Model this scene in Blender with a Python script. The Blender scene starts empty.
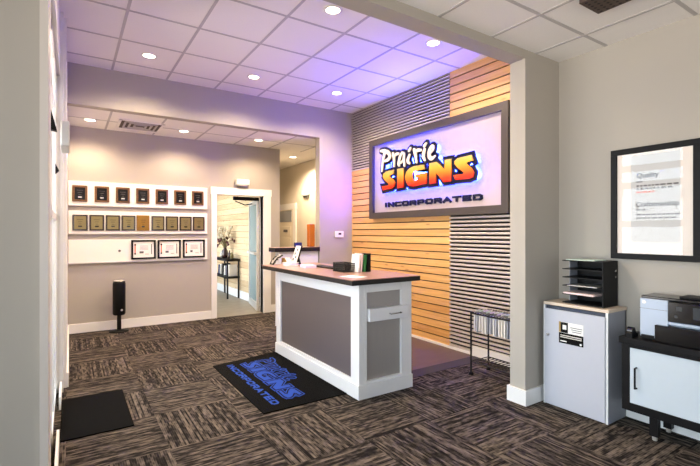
import bpy, bmesh, math, random
from mathutils import Vector, Matrix
from mathutils.geometry import tessellate_polygon
random.seed(7)
scene = bpy.context.scene
COL = scene.collection
PI = math.pi

# ------------------------------------------------------------------ materials
def lin(c):
    return tuple(((v/255)/12.92 if v/255 <= .04045 else ((v/255+.055)/1.055)**2.4) for v in c)

def base_mat(name):
    m = bpy.data.materials.new(name); m.use_nodes = True
    nt = m.node_tree; nt.nodes.clear()
    out = nt.nodes.new('ShaderNodeOutputMaterial')
    return m, nt, out

def pm(name, rgb, rough=.5, metal=0., var=.05, scale=25., bump=0., spec=.5, stretch=(1, 1, 1), coat=0., bscale=None):
    """procedural principled material: base colour with a little noise, optional bump"""
    m, nt, out = base_mat(name)
    N = nt.nodes.new; L = nt.links.new
    b = N('ShaderNodeBsdfPrincipled'); L(b.outputs[0], out.inputs[0])
    b.inputs['Roughness'].default_value = rough; b.inputs['Metallic'].default_value = metal
    b.inputs['Specular IOR Level'].default_value = spec; b.inputs['Coat Weight'].default_value = coat
    c = lin(rgb)
    tc = N('ShaderNodeTexCoord'); mp = N('ShaderNodeMapping'); mp.inputs['Scale'].default_value = stretch
    L(tc.outputs['Object'], mp.inputs[0])
    n = N('ShaderNodeTexNoise'); n.inputs['Scale'].default_value = scale; n.inputs['Detail'].default_value = 4
    L(mp.outputs[0], n.inputs['Vector'])
    mix = N('ShaderNodeMix'); mix.data_type = 'RGBA'
    mix.inputs[6].default_value = (*[v*(1-var) for v in c], 1); mix.inputs[7].default_value = (*[min(1, v*(1+var)) for v in c], 1)
    L(n.outputs['Fac'], mix.inputs[0]); L(mix.outputs[2], b.inputs['Base Color'])
    if bump:
        n2 = N('ShaderNodeTexNoise'); n2.inputs['Scale'].default_value = bscale or scale*6; n2.inputs['Detail'].default_value = 3
        L(mp.outputs[0], n2.inputs['Vector'])
        bp = N('ShaderNodeBump'); bp.inputs['Strength'].default_value = bump; bp.inputs['Distance'].default_value = .004
        L(n2.outputs['Fac'], bp.inputs['Height']); L(bp.outputs[0], b.inputs['Normal'])
    return m

def emit(name, rgb, strength):
    m, nt, out = base_mat(name)
    e = nt.nodes.new('ShaderNodeEmission'); e.inputs[0].default_value = (*lin(rgb), 1); e.inputs[1].default_value = strength
    nt.links.new(e.outputs[0], out.inputs[0]); return m

def glass_mat(name, tint=(255, 255, 255), rough=.02, frost=0., ior=1.5):
    m, nt, out = base_mat(name); N = nt.nodes.new; L = nt.links.new
    t = N('ShaderNodeBsdfTransparent'); t.inputs[0].default_value = (*lin(tint), 1)
    g = N('ShaderNodeBsdfGlossy'); g.inputs['Roughness'].default_value = rough
    f = N('ShaderNodeFresnel'); f.inputs[0].default_value = ior
    mx = N('ShaderNodeMixShader'); L(f.outputs[0], mx.inputs[0]); L(t.outputs[0], mx.inputs[1]); L(g.outputs[0], mx.inputs[2])
    last = mx
    if frost:
        d = N('ShaderNodeBsdfDiffuse'); d.inputs[0].default_value = (*lin(tint), 1)
        m2 = N('ShaderNodeMixShader'); m2.inputs[0].default_value = frost
        L(mx.outputs[0], m2.inputs[1]); L(d.outputs[0], m2.inputs[2]); last = m2
    L(last.outputs[0], out.inputs[0]); return m

def carpet_mat():
    m, nt, out = base_mat('carpet_tiles'); N = nt.nodes.new; L = nt.links.new
    def math_(op, a, b=None):
        n = N('ShaderNodeMath'); n.operation = op
        for i, v in enumerate((a, b)):
            if v is None: continue
            if isinstance(v, (int, float)): n.inputs[i].default_value = v
            else: L(v, n.inputs[i])
        return n.outputs[0]
    geo = N('ShaderNodeNewGeometry'); sp = N('ShaderNodeSeparateXYZ'); L(geo.outputs['Position'], sp.inputs[0])
    X, Y = sp.outputs[0], sp.outputs[1]
    ix = math_('FLOOR', math_('DIVIDE', math_('ADD', X, .02), .555))
    iy = math_('FLOOR', math_('DIVIDE', math_('SUBTRACT', Y, 2.30), .6))
    par = math_('ABSOLUTE', math_('MODULO', math_('ADD', ix, iy), 2.0))
    par = math_('GREATER_THAN', par, .5)                        # 1: lines along X
    seed = math_('ADD', math_('MULTIPLY', ix, 7.31), math_('MULTIPLY', iy, 13.7))
    def pick(a, b):                                             # a on line-along-Y tiles, b on the turned ones
        n = N('ShaderNodeMix'); n.data_type = 'FLOAT'; L(par, n.inputs[0]); L(a, n.inputs[2]); L(b, n.inputs[3]); return n.outputs[0]
    across, along = pick(X, Y), pick(Y, X)
    def yarn(width, length, off):
        li = math_('FLOOR', math_('DIVIDE', across, width))
        key = math_('ADD', math_('MULTIPLY', li, 3.17), math_('ADD', seed, off))
        w1 = N('ShaderNodeTexWhiteNoise'); w1.noise_dimensions = '1D'; L(key, w1.inputs['W'])
        sh = math_('ADD', math_('DIVIDE', along, length), math_('MULTIPLY', w1.outputs['Value'], 37.))
        n = N('ShaderNodeTexNoise'); n.noise_dimensions = '2D'; n.inputs['Scale'].default_value = 1; n.inputs['Detail'].default_value = 1.
        c = N('ShaderNodeCombineXYZ'); L(sh, c.inputs[0]); L(key, c.inputs[1]); L(c.outputs[0], n.inputs['Vector'])
        return w1.outputs['Value'], n.outputs['Fac']
    wa, na = yarn(.0125, .12, 0); wb, nb = yarn(.0125, .05, 50)
    fr = math_('FRACT', math_('DIVIDE', across, .0125))
    groove = math_('LESS_THAN', math_('ABSOLUTE', math_('SUBTRACT', fr, .5)), .17)   # thin dark line between the yarns
    tot = math_('ADD', math_('MULTIPLY', wa, .22), math_('ADD', math_('MULTIPLY', na, .50), math_('MULTIPLY', nb, .28)))
    tot = math_('SUBTRACT', tot, math_('MULTIPLY', groove, .06))
    r = N('ShaderNodeValToRGB'); el = r.color_ramp.elements
    el[0].position = .36; el[0].color = (*lin((25, 22, 21)), 1)
    el[1].position = .68; el[1].color = (*lin((116, 105, 94)), 1)
    a = el.new(.45); a.color = (*lin((52, 47, 43)), 1)
    a = el.new(.53); a.color = (*lin((82, 74, 66)), 1)
    L(tot, r.inputs[0])
    b = N('ShaderNodeBsdfPrincipled'); b.inputs['Roughness'].default_value = .95; b.inputs['Specular IOR Level'].default_value = .1
    L(r.outputs[0], b.inputs['Base Color'])
    bp = N('ShaderNodeBump'); bp.inputs['Strength'].default_value = .4; bp.inputs['Distance'].default_value = .004
    L(tot, bp.inputs['Height']); L(bp.outputs[0], b.inputs['Normal'])
    L(b.outputs[0], out.inputs[0]); return m

def wood_mat(name, c1, c2, pitch, z0, axis=1, rough=.45):
    """horizontal boards: every board its own tone, grain along the wall, a few knots"""
    m, nt, out = base_mat(name); N = nt.nodes.new; L = nt.links.new
    geo = N('ShaderNodeNewGeometry'); sp = N('ShaderNodeSeparateXYZ'); L(geo.outputs['Position'], sp.inputs[0])
    a = N('ShaderNodeMath'); a.operation = 'SUBTRACT'; L(sp.outputs[2], a.inputs[0]); a.inputs[1].default_value = z0
    d = N('ShaderNodeMath'); d.operation = 'DIVIDE'; L(a.outputs[0], d.inputs[0]); d.inputs[1].default_value = pitch
    fl = N('ShaderNodeMath'); fl.operation = 'FLOOR'; L(d.outputs[0], fl.inputs[0])
    wn = N('ShaderNodeTexWhiteNoise'); wn.noise_dimensions = '1D'; L(fl.outputs[0], wn.inputs['W'])
    cx = N('ShaderNodeCombineXYZ')
    ml = N('ShaderNodeMath'); ml.operation = 'MULTIPLY'; L(sp.outputs[axis], ml.inputs[0]); ml.inputs[1].default_value = 2.2
    mz = N('ShaderNodeMath'); mz.operation = 'MULTIPLY'; L(sp.outputs[2], mz.inputs[0]); mz.inputs[1].default_value = 45
    ms = N('ShaderNodeMath'); ms.operation = 'MULTIPLY'; L(fl.outputs[0], ms.inputs[0]); ms.inputs[1].default_value = 3.7
    L(ml.outputs[0], cx.inputs[0]); L(mz.outputs[0], cx.inputs[1]); L(ms.outputs[0], cx.inputs[2])
    n = N('ShaderNodeTexNoise'); n.inputs['Scale'].default_value = 1.; n.inputs['Detail'].default_value = 5; n.inputs['Distortion'].default_value = .6
    L(cx.outputs[0], n.inputs['Vector'])
    kx = N('ShaderNodeMapping'); kx.inputs['Scale'].default_value = (2.2, 2.2, 9.); L(geo.outputs['Position'], kx.inputs[0])
    kn = N('ShaderNodeTexVoronoi'); kn.inputs['Scale'].default_value = 1.1; L(kx.outputs[0], kn.inputs['Vector'])
    kr = N('ShaderNodeMapRange'); kr.inputs[1].default_value = .03; kr.inputs[2].default_value = .14; kr.inputs[3].default_value = .6; kr.inputs[4].default_value = 0.
    L(kn.outputs['Distance'], kr.inputs[0])
    mx = N('ShaderNodeMix'); mx.data_type = 'RGBA'; mx.inputs[6].default_value = (*lin(c1), 1); mx.inputs[7].default_value = (*lin(c2), 1)
    av = N('ShaderNodeMath'); av.operation = 'MULTIPLY_ADD'; L(wn.outputs['Value'], av.inputs[0]); av.inputs[1].default_value = .45; av.inputs[2].default_value = -.2
    ad = N('ShaderNodeMath'); ad.operation = 'ADD'; ad.use_clamp = True; L(n.outputs['Fac'], ad.inputs[0]); L(av.outputs[0], ad.inputs[1])
    L(ad.outputs[0], mx.inputs[0])
    m2 = N('ShaderNodeMix'); m2.data_type = 'RGBA'; L(kr.outputs[0], m2.inputs[0]); L(mx.outputs[2], m2.inputs[6]); m2.inputs[7].default_value = (*lin((120, 70, 30)), 1)
    b = N('ShaderNodeBsdfPrincipled'); b.inputs['Roughness'].default_value = rough
    L(m2.outputs[2], b.inputs['Base Color']); L(b.outputs[0], out.inputs[0]); return m

def grad_mat(name, stops, rough=.35):
    """a printed face whose colour runs from foot to head of the part (Generated z)"""
    m, nt, out = base_mat(name); N = nt.nodes.new; L = nt.links.new
    tc = N('ShaderNodeTexCoord'); sp = N('ShaderNodeSeparateXYZ'); L(tc.outputs['Generated'], sp.inputs[0])
    r = N('ShaderNodeValToRGB'); el = r.color_ramp.elements
    el[0].position, el[0].color = stops[0][0], (*lin(stops[0][1]), 1)
    el[1].position, el[1].color = stops[-1][0], (*lin(stops[-1][1]), 1)
    for p, c in stops[1:-1]:
        e = el.new(p); e.color = (*lin(c), 1)
    L(sp.outputs[2], r.inputs[0])
    b = N('ShaderNodeBsdfPrincipled'); b.inputs['Roughness'].default_value = rough
    L(r.outputs[0], b.inputs['Base Color']); L(b.outputs[0], out.inputs[0]); return m

M = {}
M['wall'] = pm('wall_paint_greige', (170, 163, 152), .75, var=.03, scale=3, bump=.06, bscale=180)
M['jamb'] = pm('jamb_paint', (206, 197, 188), .4, var=.02)
M['cream_wall'] = pm('wall_paint_cream', (204, 196, 180), .75, var=.03, scale=3)
M['white'] = pm('white_trim_paint', (232, 230, 226), .4, var=.02, scale=6)
M['tile'] = pm('ceiling_tile', (240, 236, 232), .9, var=.04, scale=90, bump=.25, bscale=260)
M['grid'] = pm('ceiling_grid_bar', (188, 183, 182), .6, var=.03)
M['carpet'] = carpet_mat()
M['vinyl'] = pm('brown_vinyl_floor', (86, 68, 57), .5, var=.25, scale=4, stretch=(1, 6, 1))
M['strip'] = pm('painted_floor_shadow', (52, 46, 46), .8, var=.2, scale=40)
M['stone'] = pm('vestibule_floor_tile', (150, 140, 124), .5, var=.25, scale=7)
M['wood'] = wood_mat('wall_boards', (186, 130, 66), (236, 190, 118), .0935, .02)
M['wood_v'] = wood_mat('vestibule_boards', (172, 138, 98), (232, 210, 172), .125, .14)
M['gap'] = pm('dark_backing', (22, 14, 9), .9)
M['corr'] = pm('galvanised_corrugated_steel', (198, 189, 180), .36, metal=.3, var=.1, scale=8, stretch=(1, .3, 6))
M['sign_frame'] = pm('sign_frame_brown_grey', (62, 54, 49), .5, metal=.0, var=.06)
M['sign_panel'] = pm('brushed_aluminium_panel', (196, 184, 186), .3, metal=.45, var=.04, scale=60, stretch=(1, 1, .05))
M['navy'] = pm('navy_letter', (10, 14, 48), .4, spec=.25)
M['cream'] = pm('cream_letter', (250, 236, 214), .45, var=.08, scale=30)
M['fire'] = grad_mat('yellow_to_red_letter', [(0., (196, 22, 8)), (.2, (222, 56, 12)), (.45, (238, 122, 22)), (.75, (232, 172, 60)), (1., (206, 178, 104))])
M['halo'] = emit('blue_halo_led', (26, 44, 255), 380)
M['led'] = emit('added_violet_led', (70, 40, 255), 60)
M['counter_white'] = pm('counter_white_paint', (226, 226, 226), .4, var=.02)
M['counter_panel'] = pm('mauve_metal_panel', (118, 109, 108), .42, metal=.5, var=.05, scale=12, stretch=(1, 14, .3))
M['end_panel'] = pm('grey_ribbed_panel', (166, 161, 156), .45, metal=.4, var=.05, scale=12, stretch=(14, 1, .3))
M['counter_top'] = pm('brown_stone_laminate', (160, 124, 106), .28, var=.25, scale=30)
M['counter_edge'] = pm('dark_counter_edge', (11, 9, 9), .4, var=.15)
M['chrome'] = pm('brushed_chrome', (200, 200, 200), .25, metal=1.)
M['black'] = pm('black_plastic', (10, 10, 11), .5, var=.15, spec=.2)
M['blackmetal'] = pm('black_wire', (18, 17, 18), .5, metal=.3)
M['rug'] = pm('black_rug_pile', (6, 6, 6), .95, var=.35, scale=200, bump=.5, bscale=500, spec=.1)
M['rug_blue'] = pm('blue_rug_print', (46, 78, 168), .95, var=.3, scale=120, spec=.1)
M['rug_dark'] = pm('dark_blue_rug_print', (26, 28, 58), .95, var=.3, scale=120, spec=.1)
M['board'] = pm('white_display_board', (238, 232, 224), .45, var=.02)
M['walnut'] = pm('walnut_plaque', (100, 68, 36), .35, var=.25, scale=14, stretch=(6, 1, 1), coat=.3)
M['darkwood'] = pm('dark_plaque', (44, 28, 22), .35, var=.2, coat=.3)
M['goldwood'] = pm('golden_plaque', (146, 104, 34), .3, metal=.5, var=.2, scale=14)
M['plate_black'] = pm('black_engraved_plate', (26, 22, 24), .2, metal=.3, var=.2)
M['brass'] = pm('brass_plate', (150, 132, 90), .34, metal=.85, var=.08, scale=60)
M['silver'] = pm('silver_print', (206, 200, 190), .35, metal=.5)
M['paper'] = pm('white_paper', (238, 234, 228), .7, var=.03)
M['paper_pink'] = pm('pink_paper', (240, 212, 206), .7, var=.03)
M['paper_green'] = pm('pale_green_paper', (206, 222, 206), .7, var=.03)
M['grey_print'] = pm('grey_print', (96, 92, 90), .7)
M['dark_print'] = pm('dark_grey_print', (60, 57, 57), .7)
M['orange_print'] = pm('orange_print', (220, 110, 70), .7)
M['poster'] = pm('poster_grey_paper', (206, 203, 198), .7, var=.05, scale=9)
M['mat_board'] = pm('cream_mat_board', (240, 228, 216), .8, var=.02)
M['picture_glass'] = glass_mat('picture_glass', ior=1.34)
M['clear'] = glass_mat('clear_glass')
M['frost'] = glass_mat('pale_green_door_glass', (168, 186, 186), .15, .55)
M['alu'] = pm('satin_aluminium', (206, 204, 200), .4, metal=.3)
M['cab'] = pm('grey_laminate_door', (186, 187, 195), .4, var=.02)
M['cab_side'] = pm('grey_laminate_shaded', (150, 152, 160), .45, var=.03)  # darker copy of the door laminate, the side's shade put into its colour
M['cab_edge'] = pm('beige_edge_band', (216, 196, 174), .45, var=.05)
M['gapdark'] = pm('dark_blue_gap', (48, 56, 72), .5)
M['espresso'] = pm('black_brown_wood', (14, 12, 13), .5, spec=.2, var=.2, scale=10, stretch=(1, 8, 1))
M['frostdoor'] = pm('frosted_white_door_panel', (200, 210, 217), .22, var=.02, coat=.4)
M['printer_grey'] = pm('silver_grey_plastic', (176, 188, 204), .35, metal=.15, var=.02)
M['gloss_black'] = pm('glossy_black_plastic', (14, 14, 16), .15, var=.1)
M['screen'] = pm('dark_screen', (58, 62, 66), .12)
M['amber'] = pm('amber_glass', (176, 96, 22), .2, var=.15, scale=8, coat=.5)
M['lamp'] = emit('warm_lamp_lens', (255, 232, 205), 14)
M['sconce'] = emit('sconce_glow', (255, 240, 215), 1.6)
M['ceil_brown'] = pm('dark_brown_perforated_metal', (74, 58, 50), .6, var=.7, scale=22)
M['navybox'] = pm('navy_card', (28, 34, 92), .5)
M['yellow'] = pm('tan_card', (160, 128, 72), .6, var=.15)
M['lavender'] = pm('lavender_paper', (232, 214, 244), .6, var=.03)
M['green'] = pm('green_book_cloth', (38, 120, 58), .5)
M['stem'] = pm('dry_stem', (122, 112, 74), .8, var=.2)
M['petal'] = pm('pale_dry_flower', (206, 196, 172), .8, var=.2, scale=40)
M['petal_dark'] = pm('dark_red_flower', (76, 30, 36), .8, var=.3, scale=40)
M['vase'] = pm('dark_glass_vase', (58, 36, 34), .15, coat=.5)
M['door_paint'] = pm('cream_door_paint', (224, 214, 194), .45, var=.02)
M['grey_wall2'] = pm('blue_grey_paint', (132, 134, 138), .7, var=.03)

# ------------------------------------------------------------------ mesh helpers
WLOC = {}
class MB:
    def __init__(s): s.v = []; s.f = []; s.mi = []
    def add(s, vs, fs, mi=0):
        k = len(s.v); s.v += [Vector(v) for v in vs]
        for f in fs: s.f.append([i+k for i in f]); s.mi.append(mi)
        return s
    def box(s, x0, x1, y0, y1, z0, z1, mi=0, rot=None, piv=None):
        x0, x1 = sorted((x0, x1)); y0, y1 = sorted((y0, y1)); z0, z1 = sorted((z0, z1))
        vs = [Vector(p) for p in ((x0,y0,z0),(x1,y0,z0),(x1,y1,z0),(x0,y1,z0),(x0,y0,z1),(x1,y0,z1),(x1,y1,z1),(x0,y1,z1))]
        if rot is not None:
            p = Vector(piv) if piv else Vector(((x0+x1)/2, (y0+y1)/2, z0))
            vs = [p + rot @ (v-p) for v in vs]
        return s.add(vs, [(3,2,1,0),(4,5,6,7),(0,1,5,4),(1,2,6,5),(2,3,7,6),(3,0,4,7)], mi)
    def tube(s, pts, r, n=10, mi=0, caps=True):
        pts = [Vector(p) for p in pts]; rs = r if isinstance(r, (list, tuple)) else [r]*len(pts)
        rings = []; up = None
        for i, p in enumerate(pts):
            t = (pts[min(i+1, len(pts)-1)] - pts[max(i-1, 0)]).normalized()
            a = t.orthogonal().normalized() if up is None else (up - t*up.dot(t)).normalized()
            up = a; b = t.cross(a)
            rings.append([p + (a*math.cos(2*PI*k/n) + b*math.sin(2*PI*k/n))*rs[i] for k in range(n)])
        vs = [v for ring in rings for v in ring]; fs = []
        for i in range(len(pts)-1):
            for k in range(n):
                fs.append((i*n+k, i*n+(k+1) % n, (i+1)*n+(k+1) % n, (i+1)*n+k))
        if caps: fs += [tuple(range(n-1, -1, -1)), tuple((len(pts)-1)*n+k for k in range(n))]
        return s.add(vs, fs, mi)
    def lathe(s, c, prof, n=28, mi=0):
        vs = []; fs = []
        for r, z in prof:
            for k in range(n):
                a = 2*PI*k/n; vs.append((c[0]+r*math.cos(a), c[1]+r*math.sin(a), c[2]+z))
        for i in range(len(prof)-1):
            for k in range(n): fs.append((i*n+k, i*n+(k+1) % n, (i+1)*n+(k+1) % n, (i+1)*n+k))
        return s.add(vs, fs, mi)
    def prism(s, poly, fn, d0, d1, mi=0):
        """poly: 2D outline; fn(u, v, d) -> point; extruded from d0 to d1"""
        if sum(poly[i][0]*poly[(i+1) % len(poly)][1]-poly[(i+1) % len(poly)][0]*poly[i][1] for i in range(len(poly))) < 0: poly = poly[::-1]
        n = len(poly)
        tris = tessellate_polygon([[Vector((u, v, 0)) for u, v in poly]])
        vs = [fn(u, v, d0) for u, v in poly] + [fn(u, v, d1) for u, v in poly]
        fs = [tuple(t) for t in tris] + [tuple(i+n for i in reversed(t)) for t in tris]
        fs += [(i, (i+1) % n, (i+1) % n+n, i+n) for i in range(n)]
        return s.add(vs, fs, mi)
    def build(s, name, mats, parent=None, smooth=False, bevel=0., loc=None):
        xs = [v.x for v in s.v]; ys = [v.y for v in s.v]; zs = [v.z for v in s.v]
        o = Vector(loc) if loc else Vector(((min(xs)+max(xs))/2, (min(ys)+max(ys))/2, min(zs)))
        me = bpy.data.meshes.new(name); me.from_pydata([v-o for v in s.v], [], s.f)
        if not isinstance(mats, (list, tuple)): mats = [mats]
        for m in mats: me.materials.append(m)
        for p, k in zip(me.polygons, s.mi): p.material_index = k; p.use_smooth = smooth
        bm = bmesh.new(); bm.from_mesh(me); bmesh.ops.recalc_face_normals(bm, faces=bm.faces); bm.to_mesh(me); bm.free()
        me.update()
        ob = bpy.data.objects.new(name, me); COL.objects.link(ob)
        if parent is not None:
            ob.parent = parent; ob.location = o - WLOC[parent.name]
        else: ob.location = o
        WLOC[ob.name] = o
        if bevel:
            bv = ob.modifiers.new('bevel', 'BEVEL'); bv.width = bevel; bv.segments = 2; bv.limit_method = 'ANGLE'
        return ob

def B(*a, **k): return MB().box(*a, **k)
def tag(o, label, cat, group=None):
    o['label'] = label; o['category'] = cat
    if group: o['group'] = group
    return o
def thing(name, loc, label, cat, group=None):
    o = bpy.data.objects.new(name, None); COL.objects.link(o); o.location = loc; o.empty_display_size = .1
    WLOC[o.name] = Vector(loc); return tag(o, label, cat, group)
def struct(name, mb, mat, parent=None, **k):
    o = mb.build(name, mat, parent, **k)
    if parent is None: o['kind'] = 'structure'
    return o

# ------------------------------------------------------------------ key dimensions (metres)
XR = 3.50        # right wall of the front room
XS = 3.78        # board-and-steel wall behind the counter
YD0, YD1 = 2.08, 2.22   # dividing wall with the wide opening
YH0, YH1 = 5.71, 5.84   # header over the hall opening
YB = 6.92        # back wall
ZF, ZC, ZH = 2.83, 3.275, 2.82
XL = -.07        # glazed left wall
CAM_H = 1.38

# ------------------------------------------------------------------ setting
struct('floor', B(-2.3, XS+.1, -2.6, 3.10, -.1, 0).box(2.56, XS+.1, 3.10, 3.22, -.1, 0).box(-2.3, 1.99, 3.10, YB, -.1, 0).box(1.99, 4.3, 5.71, YB, -.1, 0).box(1.99, 2.56, 3.10, 5.71, -.1, 0).box(3.07, 4.3, YB, 9.8, -.1, 0), M['carpet'])
struct('floor_service', B(2.56, XS+.1, 3.22, 5.71, -.1, .0), M['vinyl'])
struct('floor_shadow_strip', B(2.56, XS, 3.06, 3.22, -.05, .003), M['strip'])  # shadow band along the vinyl edge, laid in as a dark strip
struct('floor_vestibule', B(1.2, 3.0, YB, 11.2, -.1, 0), M['stone'])
# right wall and the dividing wall (pillar, beam, left jamb)
struct('wall_right', B(XR, XR+.12, -2.6, YD1, 0, 3.4), M['wall'])
struct('wall_divider', B(3.03, XR, YD0, YD1, 0, 3.5).box(-.098, 3.03, YD0, YD1, 2.76, 3.5).box(-2.3, -.098, YD0, YD1, 0, 3.5).box(XR, XS+.1, YD1-.1, YD1, 0, 3.5), M['wall'])
struct('wall_sign', B(XS+.03, XS+.15, YD1, YH1, 0, 3.5), M['wall'])
struct('wall_header', B(-.07, 3.19, YH0, YH1, 2.82, 3.5).box(3.19, XS+.03, YH0, YH1, 0, 3.5), M['wall'])
DX0, DX1, DZ = 1.975, 2.762, 1.985
struct('wall_back', B(-.2, DX0, YB, YB+.12, 0, 3.0).box(DX1, 3.07, YB, YB+.12, 0, 3.0).box(DX0, DX1, YB, YB+.12, DZ, 3.0), M['wall'])
struct('wall_hall', B(4.06, 4.18, YH1, 9.9, 0, 3.0).box(3.0, 3.07, YB+.12, 11.3, 0, 3.0).box(3.0, 4.18, 9.8, 9.9, 0, 3.0).box(XS+.15, 4.18, YH1-.1, YH1, 0, 3.0), M['cream_wall'])
# left wall: solid far part, glazed entry nearer
struct('wall_left', B(-.2, -.022, 4.55, YB, 0, 3.5).box(-.2, XL, YD1, 4.55, 2.72, 3.5).box(-.2, XL, YD1, 2.32, 0, 2.72).box(-.2, XL, 4.44, 4.55, 0, 2.72), M['white'])
struct('trim_2', B(-.098, -.07, YD0-.02, YD1, 0, 2.76), M['jamb'])
struct('trim_3', B(-.07, -.045, 4.43, 4.55, 0, 3.27), M['white'])
# front room shell around the camera (windows bring in the daylight)
struct('wall_rear', B(-2.3, XR, -2.6, -2.5, 0, .9).box(-2.3, XR, -2.6, -2.5, 2.1, 3.4).box(-2.3, -.6, -2.6, -2.5, .9, 2.1).box(.4, 1.6, -2.6, -2.5, .9, 2.1).box(2.6, XR, -2.6, -2.5, .9, 2.1), M['wall'])
struct('wall_west', B(-2.4, -2.3, -2.6, YD0, 0, .2).box(-2.4, -2.3, -2.6, YD0, 2.7, 3.4).box(-2.4, -2.3, -2.6, -2.3, .2, 2.7).box(-2.4, -2.3, 1.98, YD0, .2, 2.7), M['wall'])

def window(name, axis, at, a0, a1, z0, z1, nv, zs, fw=.05, th=.06):
    """mullioned window in a wall: axis 'x' = plane x=at (a along y), 'y' = plane y=at (a along x)"""
    mb = MB(); gl = MB()
    def bx(m, p0, p1, q0, q1, t):
        if axis == 'x': m.box(at-t/2, at+t/2, p0, p1, q0, q1)
        else: m.box(p0, p1, at-t/2, at+t/2, q0, q1)
    for z in [z0+fw/2, z1-fw/2] + list(zs): bx(mb, a0, a1, z-fw/2, z+fw/2, th)
    for i in range(nv+1):
        a = a0+fw/2 + (a1-a0-fw)*i/nv; bx(mb, a-fw/2, a+fw/2, z0, z1, th)
    bx(gl, a0+.01, a1-.01, z0+.01, z1-.01, .006)
    o = struct(name, mb, M['white']); gl.build('pane', M['clear'], o); return o
window('window_1', 'x', -.125, 3.30, 4.44, 0.0, 2.72, 2, (1.5, 2.33))
window('window_2', 'y', -2.55, -.6, .4, .9, 2.1, 1, ())
window('window_3', 'y', -2.55, 1.6, 2.6, .9, 2.1, 1, ())
window('window_4', 'x', -2.35, -2.3, 1.98, .2, 2.7, 4, (1.9,))
# glazed entry door with transom, closer on its head
d1 = window('door_1', 'x', -.125, 2.32, 3.30, 0.0, 2.72, 1, (.1, 1.0, 1.5, 2.08, 2.33), fw=.09)
B(-.046, -.0, 3.14, 3.44, 1.905, 2.06).build('door_closer', M['alu'], d1, bevel=.008)
MB().prism([(-.082, 1.985), (-.048, 1.845), (-.082, 1.85)], lambda u, v, d: (u, d, v), 2.38, 2.42).build('closer_bracket', M['black'], d1)
MB().prism([(-.068, 1.77), (-.05, 1.73), (-.068, 1.71)], lambda u, v, d: (u, d, v), 2.94, 2.98).build('closer_arm', M['black'], d1)
# baseboards
bb = MB().box(-.022, DX0-.08, YB-.015, YB, 0, .125).box(DX1+.13, 3.07, YB-.015, YB, 0, .125)
struct('baseboard_back', bb, M['white'])
struct('baseboard_left', B(-.022, -.007, 4.56, YB-.016, 0, .125).box(-.07, -.055, 4.0, 4.42, 0, .1).box(-.07, -.055, 2.35, 3.35, 0, .1), M['white'])
struct('baseboard_divider', B(3.012, 3.03, YD0-.018, YD1+.018, 0, .12).box(3.03, 3.484, YD0-.018, YD0, 0, .12).box(3.03, XR, YD1, YD1+.018, 0, .12), M['white'])
struct('baseboard_right', B(XR-.015, XR, -2.5, YD0-.02, 0, .12), M['white'])
struct('baseboard_sign', B(XS-.012, XS+.03, 3.24, YH0, 0, .03).box(XS-.026, XS+.03, YD1+.02, 3.24, 0, .105), M['white'])
struct('baseboard_hall', B(4.045, 4.06, YH1, 8.2, 0, .125).box(2.965, 2.98, YB+.12, 11.0, 0, .16), M['white'])
# casing of the vestibule opening
struct('trim_4', B(DX0-.085, DX0, YB-.022, YB, 0, DZ).box(DX1, DX1+.135, YB-.022, YB, 0, DZ).box(DX0-.095, DX1+.145, YB-.028, YB, DZ, DZ+.115).box(DX0-.02, DX0, YB, YB+.14, 0, DZ).box(DX1, DX1+.02, YB, YB+.14, 0, DZ), M['white'])
# vestibule beyond
VX = 2.98
struct('wall_vestibule', B(1.0, 1.2, YB+.12, 7.4, 0, 2.6).box(1.0, 1.2, 10.9, 11.3, 0, 2.6).box(1.0, 1.2, 7.4, 10.9, 2.4, 2.6).box(1.0, 3.0, 11.2, 11.3, 0, 2.6), M['grey_wall2'])
window('window_5', 'x', 1.1, 7.4, 10.9, 0, 2.4, 3, (1.0, 2.0))
wv = MB()
for i in range(23):
    wv.box(VX, VX+.02, YB+.12, 11.2, .14+i*.125, .14+(i+1)*.125-.006)
struct('wall_vestibule_boards', wv, M['wood_v'])
struct('floor_shadow_strip0', B(VX+.014, VX+.0199, YB+.12, 11.2, .14, 2.6), M['gap'])
struct('ceiling_vestibule', B(1.0, 3.07, YB+.12, 11.3, 2.5, 2.6), M['tile'])

# ceilings: tile field plus T-bar grid
def grid_ceiling(name, x0, x1, y0, y1, z, xs, ys, trimname, w=.024, extra=None):
    mb = B(x0, x1, y0, y1, z, z+.08)
    if extra: mb.box(*extra, z, z+.08)
    struct(name, mb, M['tile'])
    g = MB()
    for x in xs:
        if x0 < x < x1: g.box(x-w/2, x+w/2, y0, y1, z-.004, z+.001)
    for y in ys:
        if y0 < y < y1: g.box(x0, x1, y-w/2, y+w/2, z-.0035, z+.001)
    struct(trimname, g, M['grid'])
grid_ceiling('ceiling', -2.3, XR, -2.5, YD0, ZF, [2.078-.545*k for k in range(-3, 9)], [1.69-.57*k for k in range(8)], 'trim_5')
grid_ceiling('ceiling_reception', -.2, XS+.03, YD1, YH0, ZC, [.415+.5935*k for k in range(-2, 7)], [3.445+.65*k for k in range(-3, 5)], 'trim_6')
grid_ceiling('ceiling_hall', -.2, 4.06, YH1, YB, ZH, [.42+.61*k for k in range(-1, 8)], [6.36], 'trim_7', extra=(3.07, 4.06, YB, 9.8))

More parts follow.
